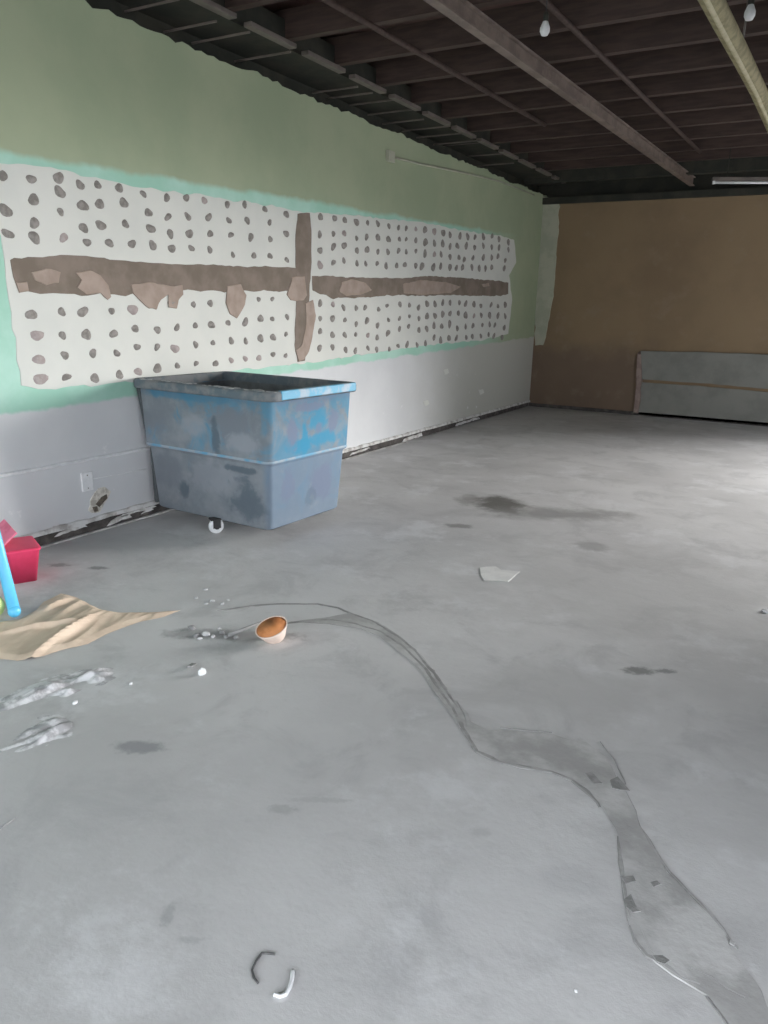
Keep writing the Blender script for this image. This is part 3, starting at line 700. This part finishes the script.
# ------------------------------------------------------------------ kraft paper sheet
def sheet(px, hmax, seed, ang, st, edge, mat, name, long=2.2, across=9, creases=()):
    P = FX(px); x0 = min(p.x for p in P); x1 = max(p.x for p in P); y0 = min(p.y for p in P); y1 = max(p.y for p in P)
    P2 = rough_outline(P, .03, .006, seed)
    ca, sa = math.cos(ang), math.sin(ang)
    def hgt(x, y, d_):
        u, v = x*ca+y*sa, -x*sa+y*ca
        f1 = 1-2.2*abs(noise.noise(Vector((u*long+seed, v*across, 0))))
        f2 = 1-2.2*abs(noise.noise(Vector((u*long*2.3, v*across*1.8+seed, 3))))
        g = .5+.9*noise.noise(Vector((u*1.6+seed, v*3, 9)))
        h = hmax*(.18+max(0, f1)*.7*max(.1, g)+max(0, f2)*.25)*min(1, .12+max(0, d_)/edge)
        for A, B, w_, dep in creases:
            ab = B-A; t = max(0, min(1, ((x-A.x)*ab.x+(y-A.y)*ab.y)/ab.length_squared)); q = A+ab*t
            dist = math.hypot(x-q.x, y-q.y)
            if dist < w_*2.5: h += dep*(math.exp(-(dist/w_)**2))*math.sin(math.pi*min(1, max(.05, t*.9+.1)))
        return max(.0015, h)
    def sd(x, y):
        c_ = False; j = len(P2)-1; dm = 9
        for i in range(len(P2)):
            a_, b_ = P2[i], P2[j]
            if (a_.y > y) != (b_.y > y) and x < (b_.x-a_.x)*(y-a_.y)/(b_.y-a_.y)+a_.x: c_ = not c_
            ex, ey = b_.x-a_.x, b_.y-a_.y; t = max(0, min(1, ((x-a_.x)*ex+(y-a_.y)*ey)/max(ex*ex+ey*ey, 1e-9)))
            dm = min(dm, math.hypot(x-a_.x-ex*t, y-a_.y-ey*t)); j = i
        return dm if c_ else -dm
    bm = bmesh.new(); V = {}
    for i in range(int((x1-x0)/st)+2):
        for j in range(int((y1-y0)/st)+2):
            x, y = x0+i*st, y0+j*st; d_ = sd(x, y)
            if d_ < -st*1.1: continue
            if d_ < st*.45:                        # pull border vertices onto the outline
                best = None
                for k in range(len(P2)):
                    a_, b_ = P2[k-1], P2[k]; ex, ey = b_.x-a_.x, b_.y-a_.y
                    t = max(0, min(1, ((x-a_.x)*ex+(y-a_.y)*ey)/max(ex*ex+ey*ey, 1e-9))); q = (a_.x+ex*t, a_.y+ey*t)
                    m_ = math.hypot(x-q[0], y-q[1])
                    if best is None or m_ < best[0]: best = (m_, q)
                x, y = best[1]; d_ = 0
            V[i, j] = bm.verts.new((x, y, hgt(x, y, d_)))
    for (i, j) in list(V):
        q = [(i, j), (i+1, j), (i+1, j+1), (i, j+1)]
        if all(k in V for k in q): bm.faces.new([V[k] for k in q])
        elif sum(k in V for k in q) == 3: bm.faces.new([V[k] for k in q if k in V])
    for (i, j) in list(V):                         # the two triangle cases whose low corner is missing
        if (i-1, j) in V and (i, j-1) in V and (i-1, j-1) not in V: bm.faces.new((V[i, j], V[i-1, j], V[i, j-1]))
    bmesh.ops.remove_doubles(bm, verts=bm.verts, dist=.0005)
    o = from_bm(name, bm, mat, None, False)
    sm = o.modifiers.new('thickness', 'SOLIDIFY'); sm.thickness = .0012; sm.offset = 1
    return o
A, B = onfloor((38, 656)), onfloor((104, 613)); ang = math.atan2((B-A).y, (B-A).x)
kr = sheet([(-70, 632), (-20, 625), (0, 623), (20, 619), (36, 611), (44, 602), (61, 594), (76, 598), (100, 610), (118, 613), (150, 613), (180, 611), (165, 617), (140, 622), (118, 630), (108, 634), (88, 644), (60, 651), (35, 659), (18, 661), (0, 659), (-70, 668)],
      .024, 4, ang, .010, .04, KRAFT, 'kraft_paper_sheet', 1.6, 9,
      [(onfloor((30, 660)), onfloor((108, 612)), .014, .030), (onfloor((0, 636)), onfloor((95, 622)), .016, .024), (onfloor((46, 612)), onfloor((74, 598)), .012, .02)])
tag(kr, 'crumpled brown kraft paper sheet lying on the concrete floor at left', 'paper sheet')

# ------------------------------------------------------------------ small things on the floor
cupc = onfloor((274, 640))
cup = empty('broken_cup', (cupc.x, cupc.y, .034)); cup.scale = (1.12, 1.12, 1.05); cup.rotation_euler = (math.radians(16), math.radians(-16), math.radians(30))
tag(cup, 'tipped peach cup with an orange inside lying on the floor near the cart', 'cup')
from_bm('cup_wall', lathe_bm([(.010, -.030), (.036, -.030), (.042, -.022), (.066, .032), (.067, .036), (.063, .036), (.039, -.018), (.006, -.022)], 32), PEACH, cup, True)
from_bm('inner_coating', lathe_bm([(.0615, .034), (.0400, -.014), (.006, -.018)], 32), ORNG, cup, True)
a, b = onfloor((228, 637)), onfloor((262, 628)); a.z = .008; b.z = .030
st = tube('stick', [a, a.lerp(b, .5), b], .010, PIT, None, 8, .006); tag(st, 'short dark stick lying against the left side of the peach cup', 'stick')

def lump(name, px, size_, mat, seed, flat=.6):
    p = onfloor(px); bm = bmesh.new(); bmesh.ops.create_icosphere(bm, subdivisions=2, radius=1)
    for v in bm.verts:
        k = 1+.35*noise.noise(v.co*1.3+Vector((seed, 0, 0))); v.co = Vector((v.co.x*k*size_, v.co.y*k*size_*.75, max(v.co.z*k*size_*flat, -size_*flat*.45)))
    o = from_bm(name, bm, mat); o.location = (p.x, p.y, size_*flat*.45); o.rotation_euler = (0, 0, seed); return o
w1 = lump('plaster_chip', (202, 674), .017, WHITE, 1.2, 1.1); tag(w1, 'bright white plaster chip nearest the camera side of the peach cup', 'chip')
p = onfloor((192, 668)); bm = bmesh.new(); add_box(bm, (-.028, -.011, -.004), (.028, .011, .004), .002)
o = from_bm('chip_shadow_bar', bm, PIT); o.location = (p.x, p.y, .012); o.rotation_euler = (0, .25, math.radians(115)); tag(o, 'dark narrow shard made as a piece touching the bright white plaster chip', 'shadow')  # dark bar put in as the cast shade of the white chip
DARKC = simple('dark_rubble', (.20, .20, .20), (.28, .28, .28), 30)
PALEC = simple('pale_rubble', (.52, .52, .52), (.42, .42, .43), 30)
for i, (px, s_, m_) in enumerate([((192, 629), .020, DARKC), ((197, 636), .018, DARKC), ((206, 635), .020, PALEC), ((213, 637), .013, PALEC), ((222, 633), .016, DARKC), ((226, 637), .015, DARKC),
        ((200, 639), .011, PALEC), ((236, 638), .016, DARKC), ((219, 629), .010, PALEC)]):
    o = lump('rubble_lump', px, s_, m_, i*1.7)
    tag(o, ('dark' if m_ is DARKC else 'pale')+' grey crumb in the rubble trail left of the peach cup', 'rubble', ('dark' if m_ is DARKC else 'pale')+' rubble crumbs left of the cup')
for i, (px, s_) in enumerate([((205, 590), .014), ((212, 601), .016), ((196, 598), .012), ((222, 604), .012), ((206, 604), .010), ((228, 600), .010)]):
    o = lump('rubble_lump', px, s_, PALEC, i*2.3+1, .4); tag(o, 'flat pale crumb between the cart and the peach cup', 'rubble', 'pale crumbs between the cart and the cup')
for i, (px, s_, lab) in enumerate([((766, 612), .022, 'white plaster chip alone at the right edge of the floor'), ((131, 684), .010, 'small white flake beyond the scraped cement ridges'),
        ((75, 703), .012, 'small white flake between the two scraped cement ridges'), ((576, 991), .005, 'tiny white speck on the foreground concrete')]):
    tag(lump('plaster_chip', px, s_, WHITE, i*3.1+2, .5), lab, 'chip')
ps = slab('paper_scrap', FX([(480, 568), (487, 567), (496, 567), (501, 570), (520, 572), (514, 577), (508, 582), (496, 581), (484, 581), (481, 575)]), 2, .001, .002, PAPER, None, .04, .006, 100)
tag(ps, 'torn grey-white paper scrap lying in the middle of the floor', 'paper scrap')
def bent(name, px, r, mat, label, cat):
    pts = [onfloor(p) for p in px]
    for q in pts: q.z = r
    fine = []
    for a, b in zip(pts, pts[1:]):
        for k in range(4): fine.append(a.lerp(b, k/4))
    fine.append(pts[-1])
    o = tube(name, fine, r, mat, None, 8); tag(o, label, cat)
bent('bent_wire', [(275, 955), (262, 954), (256, 962), (252, 971), (254, 979), (258, 984)], .0028, WIRE, 'short dark bent wire on the foreground concrete', 'wire')
bent('plastic_hook', [(293, 972), (292, 981), (290, 989), (286, 996), (280, 998), (274, 996)], .0045, WHITE, 'curved white plastic strip beside the dark bent wire', 'plastic strip')
